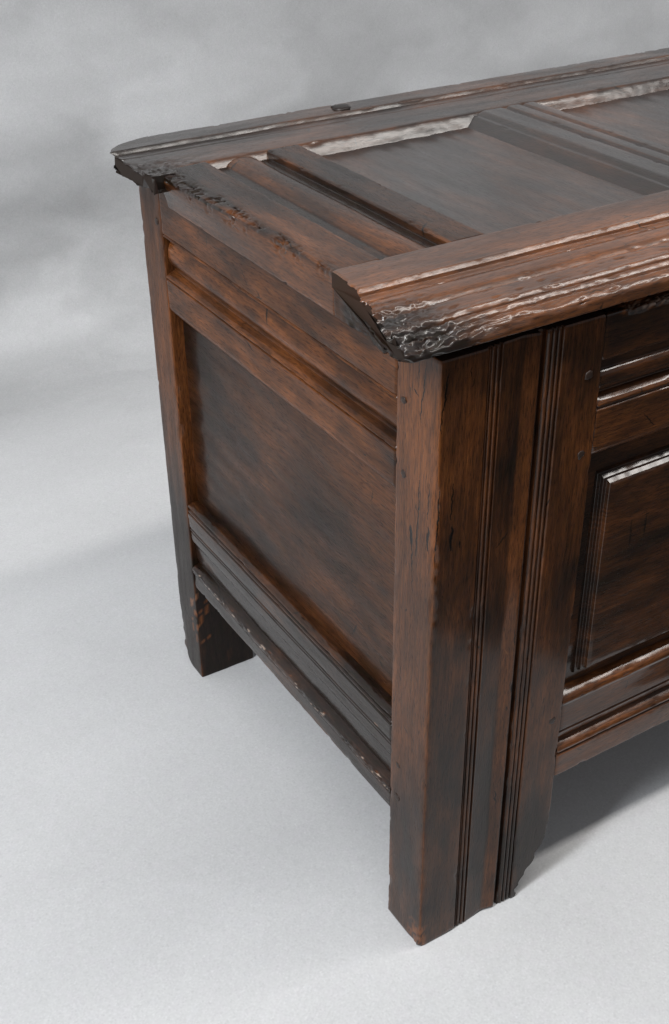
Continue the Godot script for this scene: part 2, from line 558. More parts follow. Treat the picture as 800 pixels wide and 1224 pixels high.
# the left ends of the lid's rails, split and crumbled away
func back_rail_shape(l: Vector3, e: float) -> Vector3:
	var z := -l.y
	var near := 1.0 - ramp(l.x, -0.028, 0.055)
	if near > 0.0:
		var back := ramp(-z, 0.488, 0.5225)
		l.x += near * (0.046 * back * back + 0.004 * ramp(z, -0.44, -0.40))
		var crumb := chip.get_noise_3d(l.x * 210.0, z * 210.0, l.z * 210.0)
		var lump := wave.get_noise_3d(l.x * 70.0, z * 70.0, l.z * 70.0)
		var hot := near * ramp(z, -0.465, -0.435)
		l.z -= hot * (0.0016 + 0.0026 * crumb + 0.0012 * lump) * ramp(l.z, 0.612, 0.622)
		l.x += near * near * 0.0025 * (crumb + lump)
	# the bevel stops short of the end
	if l.x < 0.02 and z > -0.4225 and l.z > 0.6098:
		l.z = lerpf(l.z, 0.6222 + 0.0016 * chip.get_noise_3d(l.x * 160.0, z * 160.0, 8.0), 1.0 - ramp(l.x, 0.004, 0.014))
	# adze marks in the bevel
	var bevel := ramp(-z, 0.4075, 0.4100) * (1.0 - ramp(-z, 0.4195, 0.4225)) * ramp(l.z, 0.6096, 0.611)
	if bevel > 0.0:
		var m := 0.0004 * wave.get_noise_3d(l.x * 60.0, z * 90.0, 3.0) + 0.0003 * chip.get_noise_3d(l.x * 260.0, z * 200.0, 1.0)
		l.z += bevel * m
		l.y += bevel * 0.5 * m
	return l


func front_rail_shape(l: Vector3, e: float) -> Vector3:
	var z := -l.y
	var top := ramp(l.z, 0.6125, 0.6215)
	var nose := ramp(z, -0.028, 0.004)
	var fret := 1.0 - ramp(l.x, 0.0, 0.07)           # at the end it breaks up, further on it splits along the grain
	var crumb := lerpf(chip.get_noise_3d(l.x * 34.0, z * 330.0, l.z * 90.0), chip.get_noise_3d(l.x * 120.0, z * 150.0, l.z * 120.0), fret)
	var small := lerpf(chip.get_noise_3d(l.x * 110.0 + 7.0, z * 620.0, l.z * 200.0), chip.get_noise_3d(l.x * 420.0 + 7.0, z * 480.0, l.z * 420.0), fret)
	var lump := wave.get_noise_3d(l.x * 42.0, z * 60.0, l.z * 60.0)
	var near := 1.0 - ramp(l.x, -0.03, 0.05)
	# the end runs out in a ragged slant towards the front corner
	if near > 0.0:
		var slant := -0.008 - 0.026 * ramp(z, -0.128, 0.008)
		var out_here := ramp(z, -0.120, -0.070)
		var under := (1.0 - ramp(l.z, 0.611, 0.624)) * 0.003 * (1.0 - ramp(z, -0.05, 0.0)) * out_here
		l.x += near * (slant + 0.030 + under) + near * near * (0.0045 * lump + 0.0028 * crumb) * out_here
	# the nose is bruised along its length, worst at the corner
	var worst := 0.22 + 1.1 * (1.0 - ramp(l.x, 0.03, 0.16))
	var bruise := nose * worst * clampf(0.35 + 0.8 * lump + (0.25 + 0.35 * fret) * crumb, 0.0, 1.6)
	bruise *= 0.6 + 0.5 * fret
	l.z -= top * 0.0014 * bruise
	l.y += top * ramp(z, -0.004, 0.006) * 0.0022 * bruise
	l.z += top * nose * (0.00022 + 0.0004 * fret) * small
	var corner := (1.0 - ramp(l.x, -0.02, 0.045)) * ramp(z, -0.075, -0.035)
	l.z -= corner * top * (0.0024 + 0.0024 * crumb + 0.0008 * small)
	# a few gouges in the flat of the moulding
	var gouge := maxf(0.0, wave.get_noise_3d(l.x * 55.0, z * 150.0, 2.0) - 0.52) * ramp(z, -0.05, -0.04)
	l.z -= top * gouge * 0.003
	return l


func lid_stile_shape(l: Vector3, e: float) -> Vector3:
	# l = (z, x, y): the end overhangs a little more towards the back, and leans in below
	if l.y < -0.0035:
		l.y -= 0.0075 * (1.0 - ramp(l.x, -0.42, -0.15)) * ramp(l.z, 0.588, 0.617) * ramp(-l.y, 0.0035, 0.006)
	# the outer edge is nibbled away along its whole length
	var outer := 1.0 - ramp(l.y, -0.006, 0.006)
	var top := ramp(l.z, 0.606, 0.620)
	if outer > 0.0 and top > 0.0:
		var crumb := chip.get_noise_3d(l.x * 120.0, l.y * 200.0, l.z * 150.0)
		var small := chip.get_noise_3d(l.x * 380.0, l.y * 400.0, l.z * 380.0)
		var lump := wave.get_noise_3d(l.x * 34.0, 1.0, 5.0)
		var bite := 0.25 + clampf(2.6 * (0.55 * crumb + 0.45 * lump + 0.15 * small - 0.16), 0.0, 1.5)
		bite *= 1.0 - 0.75 * ramp(l.x, -0.21, -0.14)
		l.z -= outer * top * 0.0026 * bite
		l.y += outer * top * 0.0022 * bite
	return l


func lid_tone(p: Vector3, _e: float) -> float:
	var end := 1.0 - ramp(p.x, -0.02, 0.06)
	return -0.35 * end - 0.2 * (1.0 - ramp(p.x, -0.028, -0.018))


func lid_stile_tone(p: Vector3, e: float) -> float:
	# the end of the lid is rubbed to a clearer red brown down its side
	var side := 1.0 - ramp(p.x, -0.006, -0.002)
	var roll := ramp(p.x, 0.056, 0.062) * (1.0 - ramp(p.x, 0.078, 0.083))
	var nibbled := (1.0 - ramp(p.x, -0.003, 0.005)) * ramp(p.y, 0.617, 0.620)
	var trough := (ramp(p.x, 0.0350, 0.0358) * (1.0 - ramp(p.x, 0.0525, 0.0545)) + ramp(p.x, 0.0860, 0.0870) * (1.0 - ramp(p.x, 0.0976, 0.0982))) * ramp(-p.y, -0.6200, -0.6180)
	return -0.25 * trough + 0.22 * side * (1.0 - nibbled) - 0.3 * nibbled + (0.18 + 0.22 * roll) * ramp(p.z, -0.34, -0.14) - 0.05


func cleat_shape(l: Vector3, e: float) -> Vector3:
	# l = (z, x, y): it flares out to carry the overhanging end of the front rail
	var on := ramp(l.x, -0.127, 0.0)
	var up := ramp(l.z, 0.589, 0.607)
	var low := 0.5882 + 0.004 * ramp(l.x, -0.10, -0.05) + 0.0175 * ramp(l.x, -0.050, -0.008)
	var rough := 0.0016 * chip.get_noise_3d(l.x * 90.0, l.z * 110.0, 3.0) * ramp(l.x, -0.125, -0.10)
	if l.y < -0.004:
		l.y -= on * 0.0275 * up - rough
	if l.z < low:
		l.z = low + 0.1 * (l.z - 0.5882)
	return l


func cleat_tone(p: Vector3, _e: float) -> float:
	return 0.22 * (1.0 - ramp(p.z, -0.128, -0.09)) - 0.6 * ramp(p.z, -0.118, -0.09)


func front_rail_tone(p: Vector3, e: float) -> float:
	var corner := (1.0 - ramp(p.x, -0.01, 0.055)) * ramp(p.z, -0.075, -0.03)
	var nose := ramp(p.z, -0.03, 0.0)
	return -0.75 * corner + 0.10 * (1.0 - nose) * (1.0 - corner) - 0.15 * ramp(p.z, 0.008, 0.0095) - 0.40 * ramp(-p.z, 0.075, 0.122)


const STILE_FRONT := [[0.1467, 0.0, 0.0012], [0.1072, 0.0, 0.0005], [0.1060, -0.0028, 0.0004], [0.1048, -0.0006, 0.0005], [0.1032, -0.0006, 0.0005], [0.1018, -0.0030, 0.0004], [0.1006, -0.0007, 0.0005], [0.0988, -0.0007, 0.0005], [0.0974, -0.0032, 0.0004], [0.0962, -0.0010, 0.0005], [0.0946, -0.0012, 0.0005], [0.0934, -0.0030, 0.0004], [0.0924, -0.0016, 0.0005], [0.0912, -0.0056, 0.0005], [0.0876, -0.0058, 0.0005], [0.0868, -0.0004, 0.0006], [0.0848, -0.0008, 0.0008], [0.0755, -0.0031, 0.0012], [0.0725, -0.0034, 0.0012], [0.0540, -0.0018, 0.0012], [0.0530, -0.0008, 0.0005], [0.0518, -0.0034, 0.0004], [0.0506, -0.0008, 0.0005], [0.0486, -0.0008, 0.0005], [0.0472, -0.0032, 0.0004], [0.0460, -0.0007, 0.0005], [0.0444, -0.0007, 0.0005], [0.0430, -0.0030, 0.0004], [0.0418, -0.0005, 0.0005], [0.0408, -0.0022, 0.0004], [0.0400, 0.0, 0.0005], [0.0, 0.0, 0.0016]]


func build_front(chest: Node3D) -> void:
	var upright := Basis(Vector3.UP, Vector3.RIGHT, Vector3.BACK)      # s = y, a = x, t = z
	var level := Basis(Vector3.RIGHT, Vector3.UP, Vector3.BACK)        # s = x, a = y, t = z
	var stile := STILE_FRONT.duplicate()
	stile.append([0.0, -0.0530, 0.0012])
	stile.append([0.1467, -0.0530, 0.001])
	var pts := outline(stile, 0.0026)
	# v = 0 of the timber's picture lies at the front left edge
	var turned := PackedVector2Array()
	var first := 0
	for j in pts.size():
		if pts[j].distance_to(Vector2(0.0, 0.0)) < pts[first].distance_to(Vector2(0.0, 0.0)):
			first = j
	for j in pts.size():
		turned.append(pts[(first + j) % pts.size()])
	var s := timber("front_stile", chest, turned, steps(0.0, 0.600, 0.0035), upright, {"wear": 0.0012, "lump": 0.00010, "warm": 0.40, "material": oak_cracked, "v": 0.0, "shape": front_stile_shape, "tone": front_stile_tone})
	for at in [[0.134, 0.555], [0.136, 0.216], [0.135, 0.487]]:
		dome("peg", s, Vector3(at[0], at[1], 0.0), Vector3.BACK, 0.0036, 0.0011 if at[1] > 0.5 else 0.0003, peg_wood, 0.35)
	for at in [[0.553, -0.0430], [0.492, -0.0420], [0.199, -0.0410], [0.160, -0.0410]]:
		dome("peg", s, Vector3(0.0, at[0], at[1]), Vector3.LEFT, 0.0031 + 0.0006 * sin(at[0] * 90.0), 0.0007 + 0.0005 * sin(at[0] * 60.0), peg_wood, 0.35)
	var mirrored := []
	for k in range(stile.size() - 1, -1, -1):
		mirrored.append([LEN - stile[k][0], stile[k][1], stile[k][2]])
	timber("front_stile", chest, outline(mirrored, 0.008), steps(0.0, 0.600, 0.02), upright, {"warm": 0.4, "v": 0.1, "shift": 30.0})

	var top := outline([[0.4800, -0.0300], [0.6000, -0.0300, 0.001], [0.6000, 0.0, 0.0022], [0.5650, 0.0, 0.0006], [0.5632, -0.0006, 0.0004], [0.5612, -0.0042, 0.0005], [0.5540, -0.0046, 0.0006], [0.5522, -0.0018, 0.0006], [0.5490, -0.0008, 0.001], [0.5420, -0.0012, 0.002], [0.5365, -0.0042, 0.001], [0.5335, -0.0084, 0.0006], [0.5325, -0.0082, 0.0005], [0.5282, -0.0010, 0.0006], [0.5262, 0.0005, 0.0008], [0.5243, -0.0002, 0.0004], [0.5235, -0.0022, 0.0004], [0.5225, -0.0020, 0.0004], [0.5212, 0.0, 0.0005], [0.4860, 0.0, 0.0025], [0.4800, -0.0040, 0.0015]], 0.0022)
	timber("front_top_rail", chest, top, steps(0.1469, LEN - 0.1469, 0.003, 0.42), level, {"wear": 0.0014, "lump": 0.0003, "warm": 0.40, "u": 0.11, "v": 0.02, "shape": front_rail_chips, "tone": torn_tone, "shift": 41.0})
	var bottom := outline([[0.1420, -0.0300], [0.2370, -0.0300], [0.2400, -0.0120, 0.001], [0.2385, -0.0085, 0.0012], [0.2350, -0.0014, 0.0012], [0.2305, 0.0003, 0.0008], [0.2270, -0.0008, 0.0006], [0.1985, -0.0008, 0.0006], [0.1968, -0.0022, 0.0004], [0.1945, -0.0014, 0.0005], [0.1880, -0.0030, 0.001], [0.1825, -0.0068, 0.0008], [0.1804, -0.0072, 0.0005], [0.1772, -0.0008, 0.0006], [0.1740, 0.0006, 0.0008], [0.1716, 0.0, 0.0004], [0.1704, -0.0026, 0.0004], [0.1690, -0.0026, 0.0004], [0.1676, 0.0, 0.0006], [0.1420, 0.0, 0.0014]], 0.0022)
	timber("front_bottom_rail", chest, bottom, steps(0.1469, LEN - 0.1469, 0.003, 0.42), level, {"wear": 0.0012, "lump": 0.0003, "warm": 0.42, "u": 0.02, "v": 0.13, "shift": 47.0})
	for k in 2:
		var x := 0.1467 + 0.265 + k * 0.3855
		timber("front_muntin", chest, plank(x, x + 0.1205, -0.030, 0.0, 0.01, 0.002), steps(0.2385, 0.4805, 0.02), upright, {"warm": 0.4, "v": 0.1, "shift": 50.0 + k})
	for k in 3:
		var x := 0.1467 + k * 0.3855
		var ground := timber("front_panel", chest, plank(0.225, 0.495, -0.0200, -0.0120, 0.004 if k == 0 else 0.02), steps(x - 0.01, x + 0.275, 0.005 if k == 0 else 0.03), level, {"wear": 0.0, "warm": 0.30, "u": 0.2 + 0.2 * k, "v": 0.07, "shift": 60.0 + 3.0 * k})
		raised_field(ground, x + 0.0285, x + 0.2365, 0.2610, 0.4470, k == 0)


func front_stile_shape(l: Vector3, e: float) -> Vector3:
	# l = (y, x, z): the foot is worn away at its right hand corner and splintered below
	var y := l.x
	if y < 0.11:
		var cut := 0.1467 - 0.034 * pow(1.0 - ramp(y, 0.0, 0.085), 1.3) - 0.0035 * (1.0 - ramp(y, 0.05, 0.11)) * (1.0 + wave.get_noise_2d(y * 95.0, 3.0))
		if l.y > cut:
			l.y = cut + 0.06 * (l.y - cut)
	if y < 0.02:
		var low := 1.0 - ramp(y, 0.0, 0.016)
		var rise := maxf(0.0, 0.5 * wave.get_noise_2d(l.y * 45.0, 7.0) + 0.10 * chip.get_noise_2d(l.y * 160.0, l.z * 130.0)) * ramp(l.y, 0.015, 0.045)
		l.x += low * 0.006 * rise
		var corner := (1.0 - ramp(l.y, 0.0, 0.02)) * (1.0 - ramp(-l.z, 0.0, 0.02))
		l.y += low * corner * 0.0025 * (0.6 + chip.get_noise_2d(y * 400.0, l.z * 300.0))
	# the front left arris is bruised about its middle
	var arris := (1.0 - ramp(l.y, 0.0, 0.005)) * (1.0 - ramp(-l.z, 0.0, 0.005))
	if arris > 0.0:
		var hit := clampf(0.25 + 0.7 * wave.get_noise_2d(y * 30.0, 9.0) + 0.6 * chip.get_noise_2d(y * 150.0, l.z * 90.0), 0.0, 1.5) * (0.4 + 0.9 * ramp(y, 0.36, 0.42) * (1.0 - ramp(y, 0.48, 0.52)))
		l.y += arris * 0.0016 * hit
		l.z -= arris * 0.0014 * hit
	return l


func front_stile_tone(p: Vector3, e: float) -> float:
	# the end face is the clearer red, the foot has gone dark
	var side := 1.0 - ramp(p.x, 0.0, 0.003)
	var hollow := (1.0 - side) * ramp(p.z, -0.006, -0.004)
	var rubbed := ramp(p.x, 0.0735 + 0.002 * wave.get_noise_2d(p.y * 14.0, 2.0), 0.0755) * (1.0 - ramp(p.x, 0.0855, 0.087))
	var kept := ramp(p.x, 0.0525, 0.054) * (1.0 - ramp(p.x, 0.072, 0.0735))
	var toe := (1.0 - ramp(p.y, 0.012, 0.034)) * (1.0 - ramp(p.x, 0.003, 0.009)) * (1.0 - ramp(-p.z, 0.012, 0.022))
	if toe > 0.1 and chip.get_noise_3d(p.x * 150.0, p.y * 110.0, p.z * 150.0) > -0.05:
		return 0.75 * toe
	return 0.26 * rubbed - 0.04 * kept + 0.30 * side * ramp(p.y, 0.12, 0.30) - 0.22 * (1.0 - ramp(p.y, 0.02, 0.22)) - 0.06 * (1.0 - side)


func front_rail_chips(l: Vector3, e: float) -> Vector3:
	# l = (x, y, z): the top arris is torn off to the right of the joint
	var edge := ramp(l.y, 0.593, 0.599) * ramp(l.z, -0.012, -0.001)
	if edge > 0.0 and l.x > 0.155 and l.x < 0.45:
		var torn := clampf(0.5 + 0.6 * wave.get_noise_2d(l.x * 35.0, 2.0) + 0.7 * chip.get_noise_2d(l.x * 230.0, l.z * 300.0), 0.0, 1.5) * ramp(l.x, 0.155, 0.17)
		l.y -= edge * 0.0045 * torn
		l.z -= edge * 0.0040 * torn
	return l


# the fielded middle of a front panel: three small steps up to a flat face
func raised_field(parent: Node, x0: float, x1: float, y0: float, y1: float, near: bool) -> void:
	# [reach of the long edges, reach of the upright edges, level]
	var rings := [[0.0108, 0.0108, -0.0125], [0.0106, 0.0108, -0.0122], [0.0090, 0.0106, -0.0094], [0.0087, 0.0103, -0.0091], [0.0073, 0.0073, -0.0090], [0.0070, 0.0071, -0.0087], [0.0054, 0.0069, -0.0060], [0.0051, 0.0066, -0.0057], [0.0040, 0.0038, -0.0056], [0.0037, 0.0036, -0.0053], [0.0018, 0.0034, -0.0021], [0.0012, 0.0030, -0.0015], [0.0, 0.0, -0.0010]]
	var nx := 90 if near else 10
	var ny := 80 if near else 10
	var pos := PackedVector3Array()
	var uv := PackedVector2Array()
	var col := PackedColorArray()
	var idx := PackedInt32Array()
	var nor := PackedVector3Array()
	var rim := []
	for i in nx:
		rim.append(Vector2(lerpf(x0, x1, float(i) / nx), y1))
	for i in ny:
		rim.append(Vector2(x1, lerpf(y1, y0, float(i) / ny)))
	for i in nx:
		rim.append(Vector2(lerpf(x1, x0, float(i) / nx), y0))
	for i in ny:
		rim.append(Vector2(x0, lerpf(y0, y1, float(i) / ny)))
	var mid := Vector2((x0 + x1) / 2, (y0 + y1) / 2)
	var half := Vector2((x1 - x0) / 2, (y1 - y0) / 2)
	var w := rim.size() + 1
	for k in (rings.size() - 1) * 2:
		var r: Array = rings[(k + 1) / 2]
		for jj in w:
			var p: Vector2 = rim[jj % rim.size()]
			var f := (p - mid) / half
			var q := mid + f * (half + Vector2(float(r[1]), float(r[0])))
			var n := field_wear(q, absf(f.x) > absf(f.y), float(r[2]) * 300.0)
			pos.append(Vector3(q.x, q.y, float(r[2]) + n))
			uv.append(Vector2((q.x - x0) / TEX_LEN + 0.01, (y1 - q.y + 0.012) / TEX_WIDE))
			col.append(timber_tone(pos[pos.size() - 1], 0.30))
	for i in rings.size() - 1:
		for j in w - 1:
			var a := 2 * i * w + j
			idx.append_array(PackedInt32Array([a, a + 1, a + w, a + 1, a + w + 1, a + w]))
	var base := pos.size()
	for iy in ny + 1:
		for ix in nx + 1:
			var q := Vector2(lerpf(x0, x1, float(ix) / nx), lerpf(y1, y0, float(iy) / ny))
			var inside := minf(minf(q.x - x0, x1 - q.x), minf(q.y - y0, y1 - q.y))
			var n := field_wear(q, minf(q.x - x0, x1 - q.x) < minf(q.y - y0, y1 - q.y), -0.3)
			var flat := 0.0003 * wave.get_noise_3d(q.x * 14.0, q.y * 30.0, 5.0) + 0.0003
			pos.append(Vector3(q.x, q.y, -0.0010 + lerpf(n, flat, smoothstep(0.0, 0.004, inside))))
			uv.append(Vector2((q.x - x0) / TEX_LEN + 0.01, (y1 - q.y + 0.012) / TEX_WIDE))
			col.append(timber_tone(pos[pos.size() - 1], 0.30))
	for iy in ny:
		for ix in nx:
			var a := base + iy * (nx + 1) + ix
			idx.append_array(PackedInt32Array([a, a + 1, a + nx + 1, a + 1, a + nx + 2, a + nx + 1]))
	nor.resize(pos.size())
	for k in range(0, idx.size(), 3):
		var f := (pos[idx[k + 2]] - pos[idx[k]]).cross(pos[idx[k + 1]] - pos[idx[k]])
		for c in 3:
			nor[idx[k + c]] += f
	for k in nor.size():
		nor[k] = nor[k].normalized() if nor[k].length() > 0.0 else Vector3.BACK
	if nor[base + nx * ny / 2].z < 0.0:
		for k in nor.size():
			nor[k] = -nor[k]
		for k in range(0, idx.size(), 3):
			var s := idx[k + 1]
			idx[k + 1] = idx[k + 2]
			idx[k + 2] = s
	put("raised_field", surface(pos, nor, uv, col, idx), oak_field, parent)


func field_wear(q: Vector2, upright: bool, layer: float) -> float:
	if upright:
		return 0.0002 * wave.get_noise_3d(q.x * 60.0, q.y * 30.0, 2.0)
	return 0.00018 * chip.get_noise_3d(q.x * 90.0, q.y * 170.0, layer) + 0.0002 * wave.get_noise_3d(q.x * 60.0, q.y * 60.0, 2.0)


func timber_tone(p: Vector3, warm: float) -> Color:
	var big := macro.get_noise_3d(p.x * 6.0 + 70.0, p.y * 22.0, p.z * 22.0)
	var rub := clampf(0.5 + 0.4 * big + (warm - 0.5) * 1.3, 0.0, 1.0)
	rub = rub * rub * (3.0 - 2.0 * rub)
	var c := Color(0.026, 0.0165, 0.0115).lerp(Color(0.280, 0.106, 0.031), rub) * (1.0 + 0.3 * fine.get_noise_3d(p.x * 40.0, p.y * 120.0, p.z * 120.0))
	c.a = 1.0
	return c


func build_sides(chest: Node3D) -> void:
	var top := [[0.4700, -0.0300], [0.6000, -0.0300], [0.6000, 0.0, 0.001], [0.5525, 0.0, 0.0004], [0.5515, -0.0018, 0.0003], [0.5502, 0.0, 0.0004], [0.5494, 0.0, 0.0004], [0.5484, -0.0072, 0.0005], [0.5445, -0.0076, 0.0005], [0.5418, -0.0066, 0.001], [0.5360, -0.0040, 0.002], [0.5285, -0.0030, 0.003], [0.5215, -0.0050, 0.002], [0.5172, -0.0092, 0.0008], [0.5140, -0.0092, 0.0005], [0.5112, -0.0030, 0.0005], [0.5090, 0.0, 0.0006], [0.5074, -0.0002, 0.0004], [0.5064, -0.0028, 0.0003], [0.5052, -0.0002, 0.0004], [0.4755, -0.0004, 0.002], [0.4700, -0.0040, 0.0015]]
	var low := [[0.1350, -0.0300], [0.2440, -0.0300], [0.2475, -0.0065, 0.0008], [0.2455, -0.0015, 0.0006], [0.2432, -0.0004, 0.0005], [0.2418, -0.0038, 0.0004], [0.2402, -0.0042, 0.0004], [0.2385, -0.0006, 0.0006], [0.2368, -0.0008, 0.0004], [0.2356, -0.0032, 0.0003], [0.2344, -0.0004, 0.0005], [0.2175, -0.0004, 0.0005], [0.2160, -0.0036, 0.0004], [0.2145, -0.0010, 0.0005], [0.2125, -0.0012, 0.0004], [0.2112, -0.0036, 0.0003], [0.2100, -0.0016, 0.0005], [0.1990, -0.0018, 0.001], [0.1930, -0.0052, 0.001], [0.1720, -0.0066, 0.001], [0.1662, -0.0084, 0.0005], [0.1640, -0.0020, 0.0006], [0.1610, 0.0004, 0.0006], [0.1570, 0.0008, 0.0008], [0.1548, -0.0002, 0.0004], [0.1536, -0.0026, 0.0004], [0.1518, -0.0014, 0.0006], [0.1350, -0.0014, 0.0012]]
	var upright := Basis(Vector3.UP, Vector3.RIGHT, Vector3.BACK)
	for far in [false, true]:
		var level := Basis(Vector3.BACK, Vector3.UP, Vector3.LEFT if not far else Vector3.RIGHT)  # s = z, a = y, t = out of the end
		var off := LEN if far else 0.0
		var move := func(list: Array) -> Array:
			var out := []
			for c in list:
				out.append([c[0], c[1] + off, c[2] if c.size() > 2 else 0.0006])
			return out
		var q := 0.02 if far else 0.0028
		var d := 0.006 if far else 0.0020
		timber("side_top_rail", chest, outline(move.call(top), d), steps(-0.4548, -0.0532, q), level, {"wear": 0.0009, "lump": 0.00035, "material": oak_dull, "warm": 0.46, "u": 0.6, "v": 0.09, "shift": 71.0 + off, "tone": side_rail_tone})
		timber("side_bottom_rail", chest, outline(move.call(low), d), steps(-0.4548, -0.0532, q), level, {"wear": 0.0014, "lump": 0.0004, "warm": 0.26, "u": 0.95, "v": 0.15, "shift": 77.0 + off, "shape": low_rail_chips if not far else null, "tone": low_rail_tone if not far else null})
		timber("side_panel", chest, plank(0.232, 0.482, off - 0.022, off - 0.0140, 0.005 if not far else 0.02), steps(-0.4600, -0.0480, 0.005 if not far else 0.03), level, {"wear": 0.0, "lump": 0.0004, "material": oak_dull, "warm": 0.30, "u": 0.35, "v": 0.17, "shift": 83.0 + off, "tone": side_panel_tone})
		var x0 := 0.0 if not far else LEN - 0.070
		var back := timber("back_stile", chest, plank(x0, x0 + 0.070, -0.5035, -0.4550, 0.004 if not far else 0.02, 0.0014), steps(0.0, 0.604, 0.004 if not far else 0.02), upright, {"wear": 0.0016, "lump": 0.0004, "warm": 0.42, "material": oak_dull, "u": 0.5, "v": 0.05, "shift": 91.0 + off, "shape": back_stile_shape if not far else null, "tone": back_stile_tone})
		if not far:
			dome("peg", back, Vector3(0.0, 0.561, -0.4650), Vector3.LEFT, 0.0034, 0.0012, peg_wood)


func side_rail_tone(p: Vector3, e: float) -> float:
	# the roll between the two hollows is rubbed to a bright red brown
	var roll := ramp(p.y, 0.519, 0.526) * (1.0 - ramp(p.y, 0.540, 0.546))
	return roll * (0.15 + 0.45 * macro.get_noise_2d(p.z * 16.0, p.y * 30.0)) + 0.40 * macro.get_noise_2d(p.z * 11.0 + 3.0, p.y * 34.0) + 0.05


func low_rail_chips(l: Vector3, e: float) -> Vector3:
	# l = (z, y, out): the lowest bead is dented along its crown
	var crown := ramp(l.y, 0.1535, 0.1565) * (1.0 - ramp(l.y, 0.1615, 0.1640))
	if crown > 0.0:
		var hit := maxf(0.0, chip.get_noise_3d(l.x * 160.0, l.y * 300.0, 4.0) + 0.5 * wave.get_noise_2d(l.x * 28.0, 6.0) - 0.12)
		l.z -= crown * 0.0020 * hit
		l.y -= crown * 0.0008 * hit
	return l


func low_rail_tone(p: Vector3, e: float) -> float:
	# pale scuffs on the lowest bead, its white glints put into the colour too
	var crown := ramp(p.y, 0.1555, 0.1575) * (1.0 - ramp(p.y, 0.1615, 0.1630))
	var hit := chip.get_noise_3d(p.z * 95.0, p.y * 260.0, 9.0) + 0.7 * wave.get_noise_2d(p.z * 21.0, 12.0)
	var upper := ramp(p.y, 0.2150, 0.2165) * (1.0 - ramp(p.y, 0.2185, 0.2200)) * ramp(p.z, -0.2, -0.1)
	return crown * (2.2 if hit > 0.56 else 0.0) + upper * (1.6 if hit > 0.62 else 0.0) - 0.08


func torn_tone(p: Vector3, e: float) -> float:
	var edge := ramp(p.y, 0.5945, 0.598) * ramp(p.z, -0.014, -0.004) * ramp(p.x, 0.155, 0.17)
	var hit := chip.get_noise_3d(p.x * 260.0, p.y * 200.0, p.z * 260.0)
	return edge * (1.7 if hit > 0.12 else 0.1)  # pale spots: raw torn wood, with the edge's highlight painted in


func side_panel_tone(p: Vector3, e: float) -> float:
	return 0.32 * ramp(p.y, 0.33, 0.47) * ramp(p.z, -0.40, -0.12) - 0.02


func back_stile_shape(l: Vector3, e: float) -> Vector3:
	# l = (y, x, z): the foot has lost splinters from its outer edge
	var low := 1.0 - ramp(l.x, 0.0, 0.11)
	if low > 0.0 and l.y < 0.02:
		var n := 0.5 + 0.5 * wave.get_noise_2d(l.x * 70.0, 4.0)
		l.z += low * 0.004 * n * (1.0 - ramp(l.z, -0.503, -0.485))
		l.y += low * 0.003 * n * (1.0 - ramp(l.z, -0.503, -0.490))
	if l.x < 0.02 and l.y < 0.02:
		l.x += (1.0 - ramp(l.x, 0.0, 0.018)) * 0.014 * (1.0 - ramp(l.z, -0.5035, -0.480)) * (1.0 - ramp(l.y, 0.0, 0.02))
	return l


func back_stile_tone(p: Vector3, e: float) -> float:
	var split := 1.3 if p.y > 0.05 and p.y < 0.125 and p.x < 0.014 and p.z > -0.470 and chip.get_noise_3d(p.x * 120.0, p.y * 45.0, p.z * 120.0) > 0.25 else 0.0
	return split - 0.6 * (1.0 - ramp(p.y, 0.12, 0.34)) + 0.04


func build_inside(chest: Node3D) -> void:
	var level := Basis(Vector3.RIGHT, Vector3.UP, Vector3.BACK)
	timber("back_board", chest, plank(0.150, 0.604, -0.492, -0.474, 0.05), steps(0.0702, LEN - 0.0702, 0.08), level, {"wear": 0.0, "warm": 0.3})
	timber("bottom_board", chest, plank(0.168, 0.182, -0.4735, -0.0305, 0.05), steps(0.0305, LEN - 0.0305, 0.08), level, {"wear": 0.0, "warm": 0.3})


# ------------------------------------------------------------------ the studio sweep

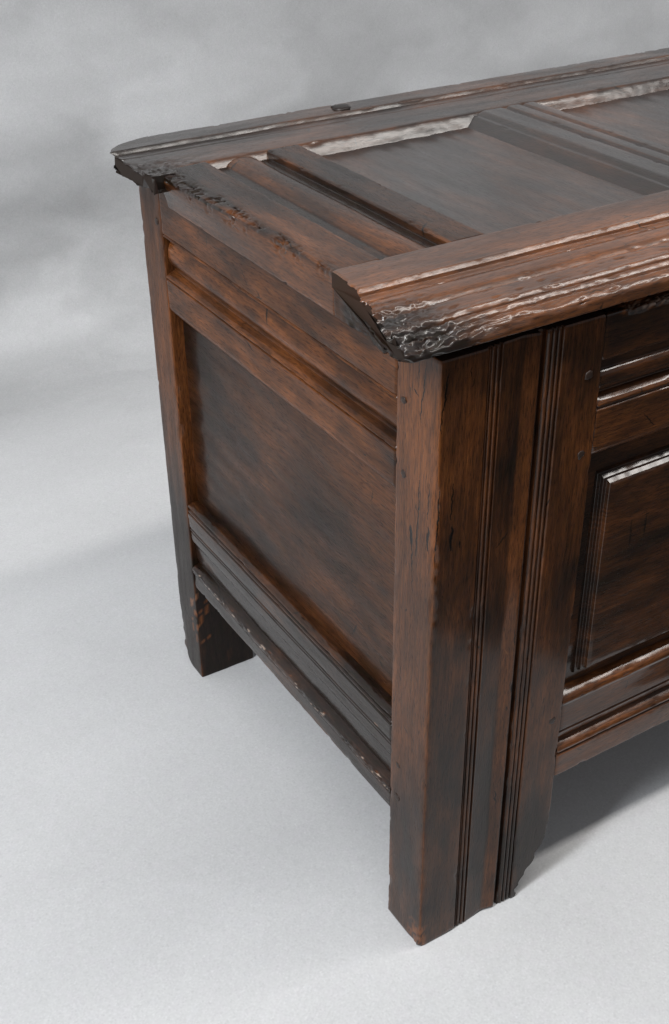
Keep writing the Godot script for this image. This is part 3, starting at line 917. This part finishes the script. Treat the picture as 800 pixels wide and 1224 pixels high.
func build_backdrop() -> void:
	# one sheet of grey canvas: flat under the chest, then a curve, then upright behind it
	var dir := Vector3(1.0, 0.0, 0.0)           # along the foot of the upright part
	var back := Vector3(0.0, 0.0, -1.0)         # away from the viewer
	var foot := Vector3(0.0, 0.0, -1.24)
	var radius := 0.26
	var line := PackedVector2Array()                 # (distance behind foot, height)
	var d := -4.2
	while d < -0.001:
		line.append(Vector2(d, 0.0))
		d += 0.05 if d > -1.6 else 0.2
	for k in 25:
		var f := PI / 2 * k / 24.0
		line.append(Vector2(radius * sin(f), radius * (1.0 - cos(f))))
	for k in range(1, 45):
		line.append(Vector2(radius, radius + 0.05 * k))
	var across := PackedFloat32Array()
	d = -2.6
	while d <= 4.4:
		across.append(d)
		d += 0.05
	var pos := PackedVector3Array()
	var nor := PackedVector3Array()
	var uv := PackedVector2Array()
	var idx := PackedInt32Array()
	var w := across.size()
	var run := 0.0
	for i in line.size():
		if i:
			run += line[i].distance_to(line[i - 1])
		for j in w:
			var p := foot + dir * across[j] + back * line[i].x + Vector3.UP * line[i].y
			if line[i].x < -0.8:
				# front edge cut back on the right, out of view, to darken the chest's reflections
				var reach := (line[i].x + 0.8) / -3.4
				p.z = lerpf(-0.44, 0.75 - (1.3 if p.x > 0.0 else 0.3) * clampf(p.x, -1.2, 0.98), reach)
			var slack := smoothstep(-0.3, 0.4, line[i].x)
			var ripple := slack * 0.012 * wave.get_noise_2d(across[j] * 2.6, run * 1.7) * smoothstep(0.0, 0.2, line[i].y + 0.02 * slack)
			p -= back * ripple
			pos.append(p)
			uv.append(Vector2(across[j], run if line[i].x > -0.001 else 2.96 - p.z))
	nor.resize(pos.size())
	var turn := 1.0 if (pos[1] - pos[0]).cross(pos[w] - pos[0]).y > 0.0 else -1.0
	for i in line.size() - 1:
		for j in w - 1:
			var a := i * w + j
			var f := (pos[a + 1] - pos[a]).cross(pos[a + w] - pos[a])
			f *= turn
			for k in [a, a + 1, a + w, a + w + 1]:
				nor[k] += f
			idx.append_array(PackedInt32Array([a, a + w, a + 1, a + 1, a + w, a + w + 1]))
	for k in nor.size():
		nor[k] = nor[k].normalized()
	if (pos[idx[1]] - pos[idx[0]]).cross(pos[idx[2]] - pos[idx[0]]).y > 0.0:
		for k in range(0, idx.size(), 3):
			var s := idx[k + 1]
			idx[k + 1] = idx[k + 2]
			idx[k + 2] = s
	var o := put("backdrop", surface(pos, nor, uv, PackedColorArray(), idx), canvas(), self)
	o.set_meta("kind", "structure")
	var ground := PlaneMesh.new()
	ground.size = Vector2(14, 14)
	var dull := StandardMaterial3D.new()
	dull.resource_name = "dark_floor"
	dull.albedo_color = Color(0.17, 0.165, 0.16)
	dull.roughness = 0.8
	var g := put("added_floor", ground, dull, self)  # added out of view so that the polished front reflects something dark
	g.position = Vector3(0.6, -0.006, 0.8)
	g.set_meta("kind", "structure")
	g.set_meta("label", "unseen dark floor added beyond the backdrop sheet to darken reflections in the chest")
	g.set_meta("category", "floor")
	o.set_meta("label", "seamless pale grey mottled studio backdrop sweeping from floor to wall")
	o.set_meta("category", "backdrop")


# mottled grey canvas; the wall's light and shade are partly put into its colour
func canvas() -> StandardMaterial3D:
	var m := StandardMaterial3D.new()
	m.resource_name = "mottled_canvas"
	m.albedo_color = Color.WHITE
	var size := 1024
	var grain := PackedByteArray()
	grain.resize(512 * 512 * 3)
	var rng := RandomNumberGenerator.new()
	rng.seed = 5
	for k in 512 * 512:
		var g := 238 + int(rng.randfn(0.0, 4.5))
		for ch in 3:
			grain[3 * k + ch] = clampi(g, 0, 255)
	m.detail_enabled = true
	m.detail_albedo = picture(512, 512, grain, Image.FORMAT_RGB8)
	m.detail_blend_mode = BaseMaterial3D.BLEND_MODE_MUL
	m.detail_uv_layer = BaseMaterial3D.DETAIL_UV_2
	m.uv2_scale = Vector3(1.4, 1.4, 1.0)
	var cloud := FastNoiseLite.new()
	noise(cloud, 7, FastNoiseLite.TYPE_SIMPLEX_SMOOTH, 4)
	var thread := FastNoiseLite.new()
	noise(thread, 9, FastNoiseLite.TYPE_SIMPLEX, 2)
	var color := PackedByteArray()
	color.resize(size * size * 3)
	var height := PackedByteArray()
	height.resize(size * size)
	# mottling, and the wall's dim and bright areas painted into the colour: [u, v, across, high, lighter or darker]
	var patches := [[0.62, 4.42, 0.62, 0.17, -0.24], [0.22, 4.31, 0.42, 0.13, -0.33], [0.34, 4.86, 0.26, 0.09, -0.12], [0.86, 4.70, 0.16, 0.045, 0.09], [1.75, 4.78, 0.75, 0.22, 0.10], [0.75, 4.70, 0.12, 0.03, 0.05], [0.60, 4.62, 0.25, 0.03, -0.05], [2.6, 4.3, 0.4, 0.2, -0.12], [3.6, 5.2, 0.5, 0.3, -0.10], [5.6, 5.0, 0.7, 0.3, -0.12], [1.0, 5.6, 0.6, 0.3, -0.08], [4.6, 4.6, 0.5, 0.2, 0.08]]
	var i := 0
	for y in size:
		for x in size:
			var u := 7.0 * x / size
			var v := 7.0 * y / size
			var c := cloud.get_noise_2d(u * 2.1 + 0.35 * cloud.get_noise_2d(u * 3.0, v * 5.0), v * 3.4)
			var t := thread.get_noise_2d(u * 160.0, v * 160.0)
			var k := clampf(0.64 + (0.05 + 0.14 * smoothstep(3.9, 4.5, v)) * c + 0.012 * t, 0.0, 1.0)
			if v > 3.8:
				k += 0.10 * smoothstep(4.5, 4.85, v) - 0.09 * smoothstep(4.0, 4.35, v)  # darker wall foot and paler upper wall painted in as falloff of light
				for a in patches:
					var pu: float = (u - a[0] + 0.18 * c) / a[2]
					var pv: float = (v - a[1] + 0.08 * c) / a[3]
					var q := pu * pu + pv * pv
					if q < 6.0:
						k += float(a[4]) * exp(-q)
				k = clampf(k, 0.08, 0.8)
			var s := Color(k * 0.992, k * 1.0, k * 1.014).linear_to_srgb()
			color[3 * i] = int(s.r * 255.0)
			color[3 * i + 1] = int(s.g * 255.0)
			color[3 * i + 2] = int(s.b * 255.0)
			height[i] = int(255.0 * clampf(0.5 + 0.25 * t, 0.0, 1.0))
			i += 1
	m.albedo_texture = picture(size, size, color, Image.FORMAT_RGB8)
	m.uv1_scale = Vector3(1.0 / 7.0, 1.0 / 7.0, 1.0)
	m.uv1_offset = Vector3(0.4, 0.0, 0.0)
	m.roughness = 0.85
	m.metallic_specular = 0.3
	return m
